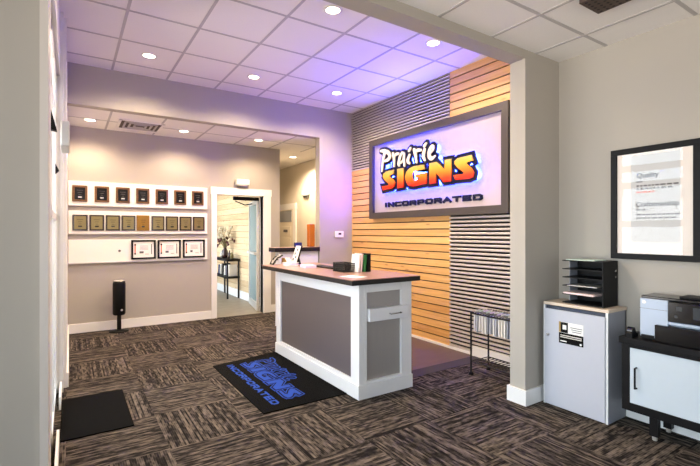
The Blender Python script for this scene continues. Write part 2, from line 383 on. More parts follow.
# cladding of the sign wall: boards and corrugated steel in a checker of four fields
YJ = 3.60; ZJL = 2.345; ZJR = 2.70; P = .0935
struct('trim_8', B(XS+.019, XS+.03, YD1, YH0, 0.03, ZC), M['gap'])
def boards(name, y0, y1, z0, z1):
    mb = MB(); k0 = int(math.floor((z0-.02)/P))
    for k in range(k0, k0+40):
        a, b = max(z0, .02+k*P), min(z1, .02+(k+1)*P-.013)
        if b-a > .01: mb.box(XS, XS+.018, y0, y1, a, b)
    return struct(name, mb, M['wood'])
boards('wall_sign_boards_lower', YJ, YH0, .03, ZJL)
boards('wall_sign_boards_upper', YD1, YJ, ZJR, ZC)
def corrugated(name, y0, y1, z0, z1, pitch=.0455, depth=.026, k=1.):
    """trapezoid ribbed sheet: flat ribs with deep grooves between"""
    mb = MB(); prof = []; z = z0
    while z < z1-1e-4:
        for f, dx in ((0, depth), (.08, 0), (.18, -.002), (.45, -.002), (.55, 0), (.63, depth), (.98, depth)):
            prof.append((XS+dx-.006, min(z1, z+(f*k if f < .9 else f)*pitch)))
        z += pitch
    vs = []
    for x, zz in prof: vs += [(x, y0, zz), (x, y1, zz)]
    mb.add(vs, [(2*i, 2*i+1, 2*i+3, 2*i+2) for i in range(len(prof)-1)])
    return struct(name, mb, M['corr'])
corrugated('wall_sign_steel_upper', YJ, YH0, ZJL, ZC, .040, .030, .92)
corrugated('wall_sign_steel_lower', YD1, YJ, .03, ZJR)

# ------------------------------------------------------------------ lettering shapes (u along the reading direction, v up, metres)
POLY = {
'S': [(.268,.262),(.26,.209),(.182,.2),(.165,.184),(.26,.128),(.292,.083),(.273,.036),(.226,.012),(.026,0),(-.003,.064),(.136,.059),(.159,.078),(.067,.141),(.02,.194),(.032,.233),(.09,.257)],
'I': [(.341,.263),(.463,.262),(.468,.007),(.341,.002)],
'G': [(.852,.255),(.863,.198),(.71,.197),(.657,.18),(.64,.139),(.654,.093),(.698,.077),(.76,.084),(.76,.105),(.708,.105),(.703,.15),(.9,.153),(.9,.015),(.662,-.002),(.57,.016),(.519,.068),(.499,.143),(.524,.202),(.58,.239),(.662,.259)],
'N': [(.95,.257),(1.072,.261),(1.206,.149),(1.206,.265),(1.308,.263),(1.308,.003),(1.192,.002),(1.064,.129),(1.064,.006),(.954,.003)],
'S2': [(1.605,.265),(1.63,.198),(1.549,.194),(1.533,.177),(1.612,.112),(1.641,.065),(1.63,.018),(1.571,.004),(1.369,.012),(1.342,.071),(1.482,.066),(1.498,.082),(1.409,.145),(1.359,.195),(1.359,.228),(1.403,.255)],
}
STROKE = {
'P': [([(-.001,.276),(.016,.383),(.051,.5),(.066,.53)],[.0118,.017,.0185,.0168]),([(-.033,.564),(.062,.546),(.144,.511),(.18,.462),(.139,.42),(.058,.406)],[.0087,.02,.0213,.021,.02,.0115])],
'r': [([(0.247, 0.489), (0.267, 0.405), (0.271, 0.309)], [0.013, 0.016, 0.01]), ([(0.271, 0.411), (0.302, 0.462), (0.359, 0.465)], [0.008, 0.015, 0.013])],
'a': [([(.438,.466),(.393,.418),(.367,.336),(.378,.304)],[.0125,.0155,.017,.0108]),([(.438,.466),(.475,.448),(.471,.382),(.486,.29)],[.0108,.0138,.0153,.012]),([(.378,.335),(.419,.339),(.464,.374)],[.0095,.0108,.0092])],
'i': [([(.583,.416),(.548,.348),(.583,.307)],[.012,.0192,.0103]),([(.576,.474),(.601,.501)],[.0163,.0118])],
'r2': [([(0.671, 0.473), (0.699, 0.391), (0.719, 0.301)], [0.014, 0.017, 0.01]), ([(0.699, 0.402), (0.73, 0.45), (0.794, 0.444)], [0.008, 0.016, 0.014])],
'i2': [([(.866,.445),(.84,.364),(.873,.305)],[.0123,.0195,.0095]),([(.86,.486),(.892,.512)],[.015,.011])],
'e': [([(.973,.383),(1.013,.416),(1.016,.457),(.988,.459),(.95,.409),(.947,.348),(.984,.309),(1.047,.333)],[.0068,.0093,.0103,.0132,.0175,.0188,.0163,.0078])],
}
def offset(poly, d):
    if sum(poly[i][0]*poly[(i+1) % len(poly)][1]-poly[(i+1) % len(poly)][0]*poly[i][1] for i in range(len(poly))) < 0: poly = poly[::-1]
    n = len(poly); out = []
    for i in range(n):
        p = Vector(poly[i]); a = (p-Vector(poly[i-1])).normalized(); b = (Vector(poly[(i+1) % n])-p).normalized()
        na = Vector((a.y, -a.x)); nb = Vector((b.y, -b.x)); m = na+nb
        if m.length < 1e-4: m = na
        m.normalize(); k = d/max(.55, m.dot(na)); q = p+m*k; out.append((q.x, q.y))
    return out
def smooth_line(pts, ws, sub=5):
    P3 = [Vector(p) for p in pts]; out = []; wo = []
    for i in range(len(P3)-1):
        p0 = P3[max(i-1, 0)]; p1 = P3[i]; p2 = P3[i+1]; p3 = P3[min(i+2, len(P3)-1)]
        for k in range(sub):
            t = k/sub
            out.append(.5*((2*p1)+(p2-p0)*t+(2*p0-5*p1+4*p2-p3)*t*t+(3*p1-p0-3*p2+p3)*t**3)); wo.append(ws[i]+(ws[i+1]-ws[i])*t)
    out.append(P3[-1]); wo.append(ws[-1]); return out, wo
STAG = [0]
def ribbon(mb, pts, ws, fn, d0, d1, grow=0., sub=5, k=1.):
    """a brush stroke as one strip with rounded ends; every stroke lies a hair above the last"""
    line, w = smooth_line(pts, ws, sub) if len(pts) > 2 else ([Vector(p) for p in pts], list(ws))
    w = [a*k+grow for a in w]; n = len(line); L_ = []; R_ = []
    for i in range(n):
        tt = (line[min(i+1, n-1)]-line[max(i-1, 0)]).normalized(); nn = Vector((-tt.y, tt.x))
        L_.append(line[i]+nn*w[i]); R_.append(line[i]-nn*w[i])
    def cap(i, sgn):
        tt = (line[min(i+1, n-1)]-line[max(i-1, 0)]).normalized()*sgn; nn = Vector((-tt.y, tt.x))
        return [line[i]+(nn*math.cos(a)+tt*math.sin(a))*w[i] for a in [PI*q/6 for q in range(1, 6)]]
    outline = L_ + cap(n-1, 1) + R_[::-1] + cap(0, -1)
    STAG[0] = (STAG[0]+1) % 9; e = STAG[0]*(d1-d0)*.02
    N_ = len(outline); vs = [fn(p.x, p.y, d0-e) for p in outline]+[fn(p.x, p.y, d1-e) for p in outline]
    def both(f): return [tuple(f), tuple(x+N_ for x in reversed(f))]
    fs = []
    for i in range(n-1): fs += both((i, N_-6-i, N_-7-i, i+1))
    fs += both([n-1]+list(range(n, n+6))); fs += both([0]+list(range(N_-1, N_-7, -1)))
    fs += [(i, (i+1) % N_, (i+1) % N_+N_, i+N_) for i in range(N_)]
    mb.add(vs, fs)
KS = 1.32
# extended capitals for the bottom line, on a unit cell: strokes in (0..1, 0..1)
CAPS = {'I': [[(.5,0),(.5,1)]], 'N': [[(.08,0),(.08,1),(.92,0),(.92,1)]], 'C': [[(.95,.95),(.2,1),(.05,.8),(.05,.2),(.2,0),(.95,.05)]],
'O': [[(.2,0),(.05,.2),(.05,.8),(.2,1),(.8,1),(.95,.8),(.95,.2),(.8,0),(.2,0)]], 'R': [[(.08,0),(.08,1),(.8,1),(.92,.85),(.92,.6),(.8,.45),(.08,.45)],[(.5,.45),(.92,0)]],
'P': [[(.08,0),(.08,1),(.8,1),(.92,.85),(.92,.55),(.8,.4),(.08,.4)]], 'A': [[(.02,0),(.5,1),(.98,0)],[(.22,.33),(.78,.33)]],
'T': [[(.02,1),(.98,1)],[(.5,0),(.5,1)]], 'E': [[(.95,1),(.08,1),(.08,0),(.95,0)],[(.08,.5),(.85,.5)]], 'D': [[(.08,0),(.08,1),(.75,1),(.95,.75),(.95,.25),(.75,0),(.08,0)]]}
def caps_word(word, u0, u1, v0, v1, w):
    """list of (letter, pieces)"""
    wid = [.35 if ch == 'I' else 1. for ch in word]; gap = .32
    tot = sum(wid)+gap*(len(word)-1); s = (u1-u0)/tot; u = u0; out = []
    for ch, k in zip(word, wid):
        pcs = []
        for st in CAPS[ch]:
            for (a, b), (c, d) in zip(st, st[1:]):
                p = Vector((u+a*k*s, v0+w+b*(v1-v0-2*w))); q = Vector((u+c*k*s, v0+w+d*(v1-v0-2*w)))
                t = (q-p).normalized(); n = Vector((-t.y, t.x))*w; e = t*w*.8
                pcs.append([tuple(x) for x in (p-e+n, p-e-n, q+e-n, q+e+n)])
        out.append((ch, pcs)); u += (k+gap)*s
    return out

# ------------------------------------------------------------------ wall sign
XF = 3.70
sg = thing('wall_sign_board', (XS, 3.93, 1.573), 'large framed wall sign with halo lit lettering above the reception counter', 'sign')
SY0, SY1, SZ0, SZ1, SB = 2.735, 5.13, 1.573, 2.714, .085
fr = MB()
fr.box(XF, XS, SY0, SY1, SZ1-SB, SZ1).box(XF, XS, SY0, SY1, SZ0, SZ0+SB).box(XF, XS, SY0, SY0+SB, SZ0+SB, SZ1-SB).box(XF, XS, SY1-SB, SY1, SZ0+SB, SZ1-SB)
fr.build('frame', M['sign_frame'], sg)
B(XF+.042, XS-.015, SY0+SB, SY1-SB, SZ0+SB, SZ1-SB).build('panel', M['sign_panel'], sg)
def sfn(u, v, d): return Vector((d, 4.79-u, 1.96+v))
G = .041
xp = XF+.03
back = MB()
for q, (k, p) in enumerate(POLY.items()): back.prism(offset(p, G), sfn, XF-.012-.0005*q, XF-.0005*q)
for k, ss in STROKE.items():
    for pts, ws in ss: ribbon(back, pts, ws, sfn, XF-.012, XF-.0006, G-.004, k=KS)
back.build('letter_backing', M['navy'], sg)
halo = MB()
for k, p in POLY.items(): halo.prism(offset(p, .012), sfn, XF+.004, XF+.008)
for k, ss in STROKE.items():
    for pts, ws in ss:
        ribbon(halo, pts, ws, sfn, XF+.004, XF+.008, .006)
halo.build('halo_light', M['halo'], sg)
for k, p in POLY.items(): MB().prism(p, sfn, XF-.026, XF-.012).build('letter', M['fire'], sg)
for k, ss in STROKE.items():
    mb = MB()
    for pts, ws in ss: ribbon(mb, pts, ws, sfn, XF-.026, XF-.0125, k=KS)
    mb.build('letter', M['cream'], sg)
for ch, pcs in caps_word('INCORPORATED', .005, 1.70, -.236, -.166, .0115):
    mb = MB()
    for q, pc in enumerate(pcs): mb.prism(pc, sfn, XF+.02+.0003*q, XF+.042)
    mb.build('letter', M['navy'], sg)
ld = bpy.data.lights.new('lamp', 'AREA'); ld.shape = 'RECTANGLE'; ld.size = 1.3; ld.size_y = .04; ld.spread = math.radians(150); ld.energy = 46; ld.color = (.09, .09, 1.)
lo = bpy.data.objects.new('added_led_lamp', ld); COL.objects.link(lo); lo.parent = sg; lo.location = Vector((XF+.055, 4.1, SZ1+.012))-WLOC[sg.name]  # added lamp, unseen above the frame, tints the ceiling blue
ld2 = bpy.data.lights.new('lamp', 'AREA'); ld2.shape = 'RECTANGLE'; ld2.size = .9; ld2.size_y = .03; ld2.energy = 15; ld2.color = (.30, .10, 1.); ld2.spread = math.radians(140)
lo2 = bpy.data.objects.new('added_led_lamp', ld2); COL.objects.link(lo2); lo2.parent = sg; lo2.location = Vector((XF+.03, SY1+.012, 2.15))-WLOC[sg.name]  # second added lamp at the left edge, turns the header wall purple
lo2.rotation_euler = Vector((-.75, 1, .1)).to_track_quat('-Z', 'X').to_euler()
MB().box(XF+.04, XF+.055, SY1+.0005, SY1+.008, 1.7, 2.6).build('added_led_strip', M['alu'], sg)  # added housing for the left lamp
lo.rotation_euler = Matrix(((0, math.cos(1.1), math.sin(1.1)), (1, 0, 0), (0, math.sin(1.1), -math.cos(1.1)))).to_euler()
MB().box(XF+.05, XF+.07, 3.2, 4.7, SZ1+.0005, SZ1+.008).build('added_led_strip', M['alu'], sg)  # added housing for the top lamp, out of view

# ------------------------------------------------------------------ reception counter
CX0, CX1, CY0, CY1, CT = 1.987, 2.556, 2.895, 4.575, .945
rc = thing('reception_counter', ((CX0+CX1)/2, (CY0+CY1)/2, 0), 'white framed reception counter with brown top and grey panels in the middle of the room', 'counter')
fm = MB()
fm.box(CX0, CX0+.05, CY0, CY0+.125, .115, CT).box(CX0+.0, CX0+.05, CY1-.11, CY1, .115, CT).box(CX0, CX0+.05, CY0+.125, CY1-.11, .83, CT).box(CX0, CX0+.05, CY0+.125, CY1-.11, .115, .145)
fm.box(CX0+.05, CX0+.08, CY0, CY0+.05, .115, CT).box(CX1-.118, CX1, CY0, CY0+.05, .115, CT).box(CX0+.08, CX1-.118, CY0, CY0+.05, .875, CT).box(CX0+.08, CX1-.118, CY0, CY0+.05, .115, .137)
fm.build('frame', M['counter_white'], rc, bevel=.003)
pl = MB().box(CX0-.012, CX0+.03, CY0-.012, CY1+.005, 0, .115).box(CX0+.03, CX1+.004, CY0-.012, CY0+.03, 0, .115)
pl.build('plinth', M['counter_white'], rc, bevel=.003)
B(CX0+.018, CX0+.03, CY0+.125, CY1-.11, .145, .83).build('front_panel', M['counter_panel'], rc)
ep = MB(); n = 60
for z0, z1 in ((.137, .63), (.74, .875)):
    vs = []; fs = []
    for i in range(n+1):
        x = CX0+.08+(CX1-.118-CX0-.08)*i/n; y = CY0+.022+(.0015 if i % 2 else 0)
        vs += [(x, y, z0), (x, y, z1)]
    for i in range(n): fs.append((2*i, 2*i+2, 2*i+3, 2*i+1))
    ep.add(vs, fs)
ep.build('end_panel', M['end_panel'], rc)
dr = B(CX0+.088, CX1-.06, CY0-.03, CY0+.04, .632, .738).build('drawer', M['counter_white'], rc, bevel=.004)
h = MB().tube([(2.285, CY0-.03, .684), (2.285, CY0-.048, .684), (2.40, CY0-.048, .684), (2.40, CY0-.03, .684)], .006)
hd = h.build('handle', M['chrome'], dr, smooth=True); hd['label'] = 'chrome drawer handle'
MB().box(CX1-.03, CX1, CY0+.05, CY1, 0, CT).box(CX0+.05, CX1-.03, CY1-.03, CY1, 0, CT).build('carcass', M['counter_white'], rc)
tp = MB().box(1.897, 2.63, 2.862, 4.815, CT, .984, 1).box(1.898, 2.629, 2.863, 4.814, .984, .99, 0)
tp.build('countertop', [M['counter_top'], M['counter_edge']], rc)
TZ = .99
# half wall with a raised ledge in the hall opening
hw = thing('transaction_ledge', (2.8, 5.8, 0), 'raised dark ledge on a white half wall behind the counter', 'ledge')
MB().box(2.53, 3.18, 5.74, 5.86, 0, 1.09).build('half_wall', M['counter_white'], hw)
for a, b in ((2.54, 2.84), (2.86, 3.17)): MB().box(a, b, 5.728, 5.74, .62, 1.0).build('panel', M['counter_white'], hw)
MB().box(2.455, 3.187, 5.70, 5.93, 1.09, 1.148, 1).box(2.456, 3.186, 5.701, 5.929, 1.148, 1.152, 0).build('ledge_top', [M['counter_top'], M['counter_edge']], hw)
vs_ = B(3.065, 3.165, 5.81, 5.90, 1.152, 1.50).build('amber_vase', M['amber'], bevel=.012)
tag(vs_, 'tall square amber vase standing on the dark ledge by the purple wall', 'vase')

# ------------------------------------------------------------------ things on the counter
RX = lambda a: Matrix.Rotation(a, 3, 'X'); RY = lambda a: Matrix.Rotation(a, 3, 'Y'); RZ = lambda a: Matrix.Rotation(a, 3, 'Z')
dt = thing('desk_tray', (2.265, 3.56, TZ), 'low black mesh desk tray on the counter left of the books', 'tray')
mb = MB(); X0, X1, Y0, Y1 = 2.20, 2.33, 3.46, 3.66
mb.box(X0, X1, Y0, Y1, TZ, TZ+.006)
mb.build('tray_floor', M['black'], dt)
mb = MB()
for i in range(16):
    y = Y0+(Y1-Y0)*i/15
    for x in (X0, X1): mb.tube([(x, y, TZ), (x, y, TZ+.085)], .0035, 5)
for i in range(12):
    x = X0+(X1-X0)*i/11
    for y in (Y0, Y1): mb.tube([(x, y, TZ), (x, y, TZ+.085)], .0035, 5)
for z in (.02, .04, .06, .085): mb.tube([(X0, Y0, TZ+z), (X1, Y0, TZ+z), (X1, Y1, TZ+z), (X0, Y1, TZ+z), (X0, Y0, TZ+z)], .0045, 6)
mb.build('mesh_side', M['blackmetal'], dt)
bk = [('magazine_file', 'black upright magazine file right of the green book', 'file', M['black'], 2.425, .04, .14, .178, 0),
      ('green_book', 'green book standing beside the black file on the counter', 'book', M['green'], 2.388, .02, .13, .165, .10),
      ('pink_booklet', 'pale pink booklet leaning against the green book on the counter', 'book', M['paper_pink'], 2.348, .016, .13, .178, .10),
      ('white_booklet', 'white booklet leaning leftmost of the upright booklets on the counter', 'book', M['paper'], 2.318, .016, .13, .17, .10)]
for nm, lb, ct, mt, x, w, dd, hh, a in bk:
    # upright sheets facing the entry side, tilted a little
    o = MB().box(x, x+w, 3.44-dd/2, 3.44+dd/2, TZ, TZ+hh, rot=RY(a), piv=(x+w/2, 3.44, TZ)).build(nm, mt)
    o.location.z += math.sin(abs(a))*w/2+.001
    o.location.y += .02
    tag(o, lb, ct)
def sheet(name, label, cat, mat, cx, cy, sx, sy, h, rz, z=TZ, bevel=0):
    o = MB().box(cx-sx/2, cx+sx/2, cy-sy/2, cy+sy/2, z+.0005, z+h, rot=RZ(rz)).build(name, mat, bevel=bevel)
    return tag(o, label, cat)
sheet('paper_sheet', 'white sheet of paper lying flat at the near corner of the countertop', 'paper', M['paper'], 2.06, 3.09, .14, .2, .003, .2)
sheet('keyboard', 'flat black keyboard lying along the back of the countertop', 'keyboard', M['black'], 2.34, 4.04, .11, .44, .018, .02, bevel=.003)
sheet('paper_pile', 'thin pile of white papers between keyboard and black tray', 'paper', M['paper'], 2.36, 3.80, .12, .16, .014, .1)
sheet('brochure_stack', 'lavender white stack of brochures below the raised ledge', 'brochures', M['lavender'], 2.185, 4.17, .12, .2, .03, -.15)
# display stand: tilted printed panel with a dark easel back
ds = thing('display_stand', (2.2, 4.62, TZ), 'tilted white photo display stand with dark back at the counter far end', 'display stand')
rot = RX(.0) @ RY(.30)
MB().box(2.23, 2.238, 4.58, 4.70, TZ+.02, TZ+.235, rot=rot, piv=(2.23, 4.64, TZ)).build('printed_panel', M['paper'], ds)
for k, (yy, zz) in enumerate(((4.61, .17), (4.65, .12), (4.61, .08), (4.66, .05))):
    MB().box(2.228, 2.23, yy, yy+.03, TZ+zz, TZ+zz+.03, rot=rot, piv=(2.23, 4.64, TZ)).build('photo_print', M['grey_print'], ds)
MB().box(2.241, 2.255, 4.575, 4.705, TZ+.004, TZ+.24, rot=rot, piv=(2.23, 4.64, TZ)).build('back_panel', M['black'], ds)
MB().prism([(2.24, TZ+.001), (2.33, TZ+.001), (2.29, TZ+.16)], lambda u, v, d: Vector((u, d, v)), 4.63, 4.65).build('easel_leg', M['black'], ds)
o = MB().box(2.80, 2.905, 5.74, 5.80, 1.1525, 1.222).build('card_box', M['navybox'], bevel=.003)
tag(o, 'small navy blue box on the ledge behind the display stand', 'box')
fl_ = thing('flyer_fan', (2.13, 4.52, TZ), 'fanned white and purple flyers in front of the display stand', 'flyers')
for k in range(3):
    MB().box(2.06+.02*k, 2.20+.01*k, 4.42+.03*k, 4.58+.03*k, TZ+.002+.012*k, TZ+.01+.012*k, rot=RZ(.25*k-.2)).build('flyer', M['lavender'] if k == 1 else M['paper'], fl_)
MB().box(2.13, 2.14, 4.47, 4.60, TZ+.036, TZ+.09, rot=RY(-.5), piv=(2.135, 4.5, TZ+.04)).build('flyer', M['paper'], fl_)
o = MB().box(2.15, 2.23, 4.705, 4.79, TZ+.001, TZ+.075, rot=RZ(.05), piv=(2.19, 4.745, TZ+.02)).build('card_holder', M['yellow'])
tag(o, 'tan card box behind the flyers at the counter far end', 'box')
wr = thing('card_rack', (2.04, 4.745, TZ), 'curved black wire card rack at the far left end of the countertop', 'rack')
mb = MB()
for s in (-.045, .045):
    mb.tube([(2.00+.0, 4.745+s, TZ+.006), (2.02, 4.745+s, TZ+.04), (2.06, 4.745+s, TZ+.085), (2.12, 4.745+s, TZ+.11)], .008, 8)
for t in range(5):
    x = 2.0+.03*t; mb.tube([(x, 4.70, TZ+.01+.025*t), (x, 4.79, TZ+.01+.025*t)], .007, 6)
mb.build('wire_frame', M['blackmetal'], wr)
mb = MB()
for t in range(4): mb.box(2.01+.03*t, 2.016+.03*t, 4.71, 4.78, TZ+.02+.024*t, TZ+.06+.024*t, rot=RY(.4))
mb.build('card', M['silver'], wr)

# ------------------------------------------------------------------ rugs
lr = thing('logo_rug', (1.6, 3.72, 0), 'black floor rug with blue printed lettering beside the counter', 'rug')
RG0, RG1, RY0, RY1 = 1.215, 1.972, 3.06, 4.57
MB().prism([(RG0+.01, RY0), (RG1, RY0-.005), (RG1, RY1), (RG0+.01, 4.43)], lambda u, v, d: Vector((u, v, d)), .0005, .009).build('pile', M['rug'], lr, bevel=.003)
KR = .70
def rfn(u, v, d): return Vector((1.49+v*.61, 4.335-u*.675, d))
mb = MB()
for q, (k, p) in enumerate(POLY.items()): mb.prism(offset(p, .028), rfn, .0088, .0094-.00008*q)
for k, ss in STROKE.items():
    for pts, ws in ss:
        ribbon(mb, pts, ws, rfn, .0088, .0094, .020, k=KS)
mb.build('print_outline', M['rug_blue'], lr)
mb = MB()
for k, p in POLY.items():
    mb.prism(offset(p, .012), rfn, .0092, .0098)
for k, ss in STROKE.items():
    for pts, ws in ss:
        ribbon(mb, pts, ws, rfn, .0096, .0100, .002, k=1.15)
mb.build('print_shade', M['rug_dark'], lr)
mb = MB()
for k, p in POLY.items(): mb.prism(offset(p, -.010), rfn, .0096, .0104)
for ch, pcs in caps_word('INCORPORATED', -.04, 1.72, -.24, -.13, .014):
    for q, pc in enumerate(pcs): mb.prism(pc, rfn, .0088, .0099-.00005*q)
mb.build('print_letter', M['rug_blue'], lr)
o = MB().box(-.052, .385, 3.38, 4.21, .0005, .010).build('door_mat', M['rug'], bevel=.003)
tag(o, 'plain black door mat on the carpet by the white entry', 'mat')

# ------------------------------------------------------------------ award boards, plaques, certificates
ORD = ['first', 'second', 'third', 'fourth', 'fifth', 'sixth', 'seventh', 'eighth', 'ninth', 'tenth', 'eleventh', 'twelfth', 'thirteenth', 'fourteenth', 'fifteenth', 'sixteenth']
for (z0, z1, lb) in ((1.745, 2.075, 'topmost white display board on the back wall, holding seven plaques'), (1.357, 1.672, 'middle white display board on the back wall, holding nine plaques'), (.955, 1.275, 'lowest white display board on the back wall, half empty with three certificates')):
    o = thing('display_board', (.9, YB, z0), lb, 'display board', 'award display boards')
    MB().box(-.015, 1.822, YB-.022, YB-.0015, z0, z1).build('board', M['board'], o, bevel=.002)
    MB().box(-.015, 1.822, YB-.034, YB-.0015, z0-.008, z0+.004).build('bottom_rail', M['alu'], o)
o = MB().tube([(.595, YB-.026, 1.11), (.595, YB-.021, 1.11)], .017, 14).build('hook', M['grey_print'])
tag(o, 'small grey dot on the empty half of the lowest display board', 'hook')
FY = YB-.0225
def plaque(x, z, w, hh, name, label, fm_, pm_, border, em=True, group='award plaques'):
    o = thing(name, (x, FY, z-hh/2), label, 'plaque', group)
    MB().box(x-w/2, x+w/2, FY-.018, FY, z-hh/2, z+hh/2).build('backing', fm_, o, bevel=.005)
    MB().box(x-w/2+border, x+w/2-border, FY-.0205, FY-.0175, z-hh/2+border, z+hh/2-border).build('plate', pm_, o)
    if em:
        mb = MB()
        em_ = M['grey_print'] if pm_ == M['plate_black'] else M['gap']
        for k in range(3): MB().box(x-w*.2+.01*k, x+w*.2-.01*k, FY-.0215, FY-.0203, z+hh*.18-k*.03, z+hh*.18-k*.03+.004).build('engraved_line', em_, o)
        MB().box(x-w*.12, x+w*.12, FY-.0218, FY-.0203, z-hh*.27, z-hh*.19).build('emblem', M['silver'] if pm_ == M['plate_black'] else M['plate_black'], o)
for i in range(7):
    lb = ('walnut plaque with black plate, %s from the left on the topmost display board' % ORD[i])
    plaque(.1175+i*.2594, 1.905, .177, .222, 'award_plaque', lb, M['walnut'], M['plate_black'], .028, group='plaques on the top board')
for i in range(9):
    x = .12+i*.196
    if i == 4: plaque(x-.005, 1.509, .168, .225, 'award_plaque', 'all gold plaque in the middle of the nine on the second display board', M['goldwood'], M['goldwood'], .02, group='plaques on the middle board')
    else: plaque(x, 1.507, .177, .217, 'award_plaque', 'dark framed plaque with brass plate, %s from the left on the middle display board' % ORD[i], M['darkwood'], M['brass'], .02, group='plaques on the middle board')
for i in range(3):
    x = (.906, 1.258, 1.616)[i]; z = 1.122; w, hh = .325, .278
    o = thing('framed_certificate', (x, FY, z-hh/2), ('black framed certificate nearest the empty half of the lowest display board', 'black framed certificate in the middle of three on the lowest display board', 'black framed certificate at the right end of the lowest display board')[i], 'certificate', 'framed certificates')
    f = MB()
    for a in ((x-w/2, x+w/2, z+hh/2-.024, z+hh/2), (x-w/2, x+w/2, z-hh/2, z-hh/2+.024), (x-w/2, x-w/2+.024, z-hh/2, z+hh/2), (x+w/2-.024, x+w/2, z-hh/2, z+hh/2)): f.box(a[0], a[1], FY-.02, FY, a[2], a[3])
    f.build('frame', M['black'], o)
    MB().box(x-w/2+.022, x+w/2-.022, FY-.010, FY-.002, z-hh/2+.022, z+hh/2-.022).build('paper', M['paper'], o)
    mb = MB().box(x+.1, x+.112, FY-.0112, FY-.0098, z-.07, z+.08)
    mb.box(x-.055, x-.0 - .01*i, FY-.0112, FY-.0098, z-.055, z-.025)
    for k in range(4): mb.box(x-.05, x+.06, FY-.0112, FY-.0098, z+.05-k*.018, z+.054-k*.018)
    mb.box(x+.02, x+.07, FY-.0112, FY-.0098, z-.07, z-.064)
    mb.build('print', M['grey_print'], o)
    MB().box(x-.12, x-.105, FY-.0112, FY-.0098, z-.06, z+.085).build('side_band', M['orange_print'], o)
    for zz in (.07, -.06): MB().tube([(x-.112, FY-.012, z+zz), (x-.112, FY-.0098, z+zz)], .012, 12).build('seal', M['black'], o)

# black pedestal bin on the carpet
pb = thing('pedestal_bin', (.575, 6.72, 0), 'black cylindrical pedestal bin on a round foot against the back wall', 'bin')
c = (.575, 6.72, 0)
MB().lathe(c, [(0, .001), (.125, .001), (.125, .014), (.03, .03), (.0, .03)]).build('foot', M['black'], pb, smooth=True)
MB().lathe(c, [(.028, .03), (.026, .24)]).build('stem', M['espresso'], pb, smooth=True)
MB().lathe(c, [(0, .232), (.07, .232), (.08, .25), (.08, .66), (.072, .70), (.05, .705), (.045, .66), (0, .66)]).build('body', M['black'], pb, smooth=True)
MB().lathe(c, [(.044, .704), (.052, .712), (.068, .706), (.07, .698)]).build('top_ring', M['silver'], pb, smooth=True)
MB().tube([(.60, 6.643, .305), (.60, 6.638, .305)], .014, 12).build('badge', M['silver'], pb)

# ------------------------------------------------------------------ ceiling fixtures
def downlight(x, y, z, label, power, group, spot=152, col=(1, .80, .58)):
    o = thing('ceiling_downlight', (x, y, z), label, 'ceiling light', group)
    MB().lathe((x, y, z), [(.058, .0), (.062, -.006), (.082, -.006), (.085, .0)], 32).build('trim_ring', M['white'], o, smooth=True)
    MB().lathe((x, y, z), [(0, -.003), (.059, -.003)], 32).build('lens', M['lamp'], o)
    ld = bpy.data.lights.new('lamp', 'SPOT'); ld.energy = power; ld.spot_size = math.radians(spot); ld.spot_blend = .65; ld.shadow_soft_size = .05; ld.color = col
    lo = bpy.data.objects.new('lamp', ld); COL.objects.link(lo); lo.parent = o; lo.location = (0, 0, -.03)
PW = 115
for x, y, lb in ((1.88, 3.135, 'round recessed light in the reception ceiling above the near end of the counter'), (3.05, 3.13, 'round recessed light in the blue lit ceiling nearest the upper wood boards'), (.715, 5.03, 'leftmost round recessed light in the reception ceiling, before the header'),
                 (1.885, 5.02, 'middle round recessed light of the reception ceiling row before the header'), (3.05, 4.98, 'round recessed light in the blue lit ceiling corner above the sign'), (.715, 3.135, 'round recessed light in the reception ceiling above the door mat')):
    downlight(x, y, ZC, lb, PW, 'reception downlights')
for x, y, lb in ((.22, 6.43, 'round recessed light in the low hall ceiling, left of the air vent'), (1.365, 6.41, 'round recessed light in the low hall ceiling, right of the air vent'), (2.48, 6.39, 'round recessed light in the low hall ceiling above the vestibule opening'), (3.59, 7.48, 'round recessed light far back in the side hall ceiling')):
    downlight(x, y, ZH, lb, 76 if y < 7 else 230, 'hall downlights', col=(1, .76, .52))
av = thing('air_vent', (.80, 6.42, ZH), 'square louvred air vent in the low hall ceiling', 'vent')
mb = MB(); c0 = (.80, 6.42)
for a in (.27, ): mb.box(c0[0]-a, c0[0]+a, c0[1]-a, c0[1]-a+.03, ZH-.012, ZH-.001).box(c0[0]-a, c0[0]+a, c0[1]+a-.03, c0[1]+a, ZH-.012, ZH-.001).box(c0[0]-a, c0[0]-a+.03, c0[1]-a, c0[1]+a, ZH-.012, ZH-.001).box(c0[0]+a-.03, c0[0]+a, c0[1]-a, c0[1]+a, ZH-.012, ZH-.001)
mb.build('frame', M['tile'], av)
MB().box(c0[0]-.24, c0[0]+.24, c0[1]-.24, c0[1]+.24, ZH-.004, ZH-.001).build('backing', M['ceil_brown'], av)
for k, a in enumerate((.20, .14, .08)):
    mb = MB()
    mb.box(c0[0]-a, c0[0]+a, c0[1]-a, c0[1]-a+.022, ZH-.016, ZH-.004).box(c0[0]-a, c0[0]+a, c0[1]+a-.022, c0[1]+a, ZH-.016, ZH-.004).box(c0[0]-a, c0[0]-a+.022, c0[1]-a, c0[1]+a, ZH-.016, ZH-.004).box(c0[0]+a-.022, c0[0]+a, c0[1]-a, c0[1]+a, ZH-.016, ZH-.004)
    mb.build('louvre', M['grid'], av)
cp = thing('ceiling_speaker', (2.76, 1.31, ZF), 'dark brown perforated square panel on the front ceiling', 'ceiling panel')
MB().box(2.655, 2.886, 1.20, 1.447, ZF-.03, ZF-.001).build('housing', M['ceil_brown'], cp, bevel=.004)
mb = MB()
for i in range(6):
    for j in range(6): mb.lathe((2.68+.036*i, 1.225+.038*j, ZF-.0305), [(0, 0), (.009, 0)], 8)
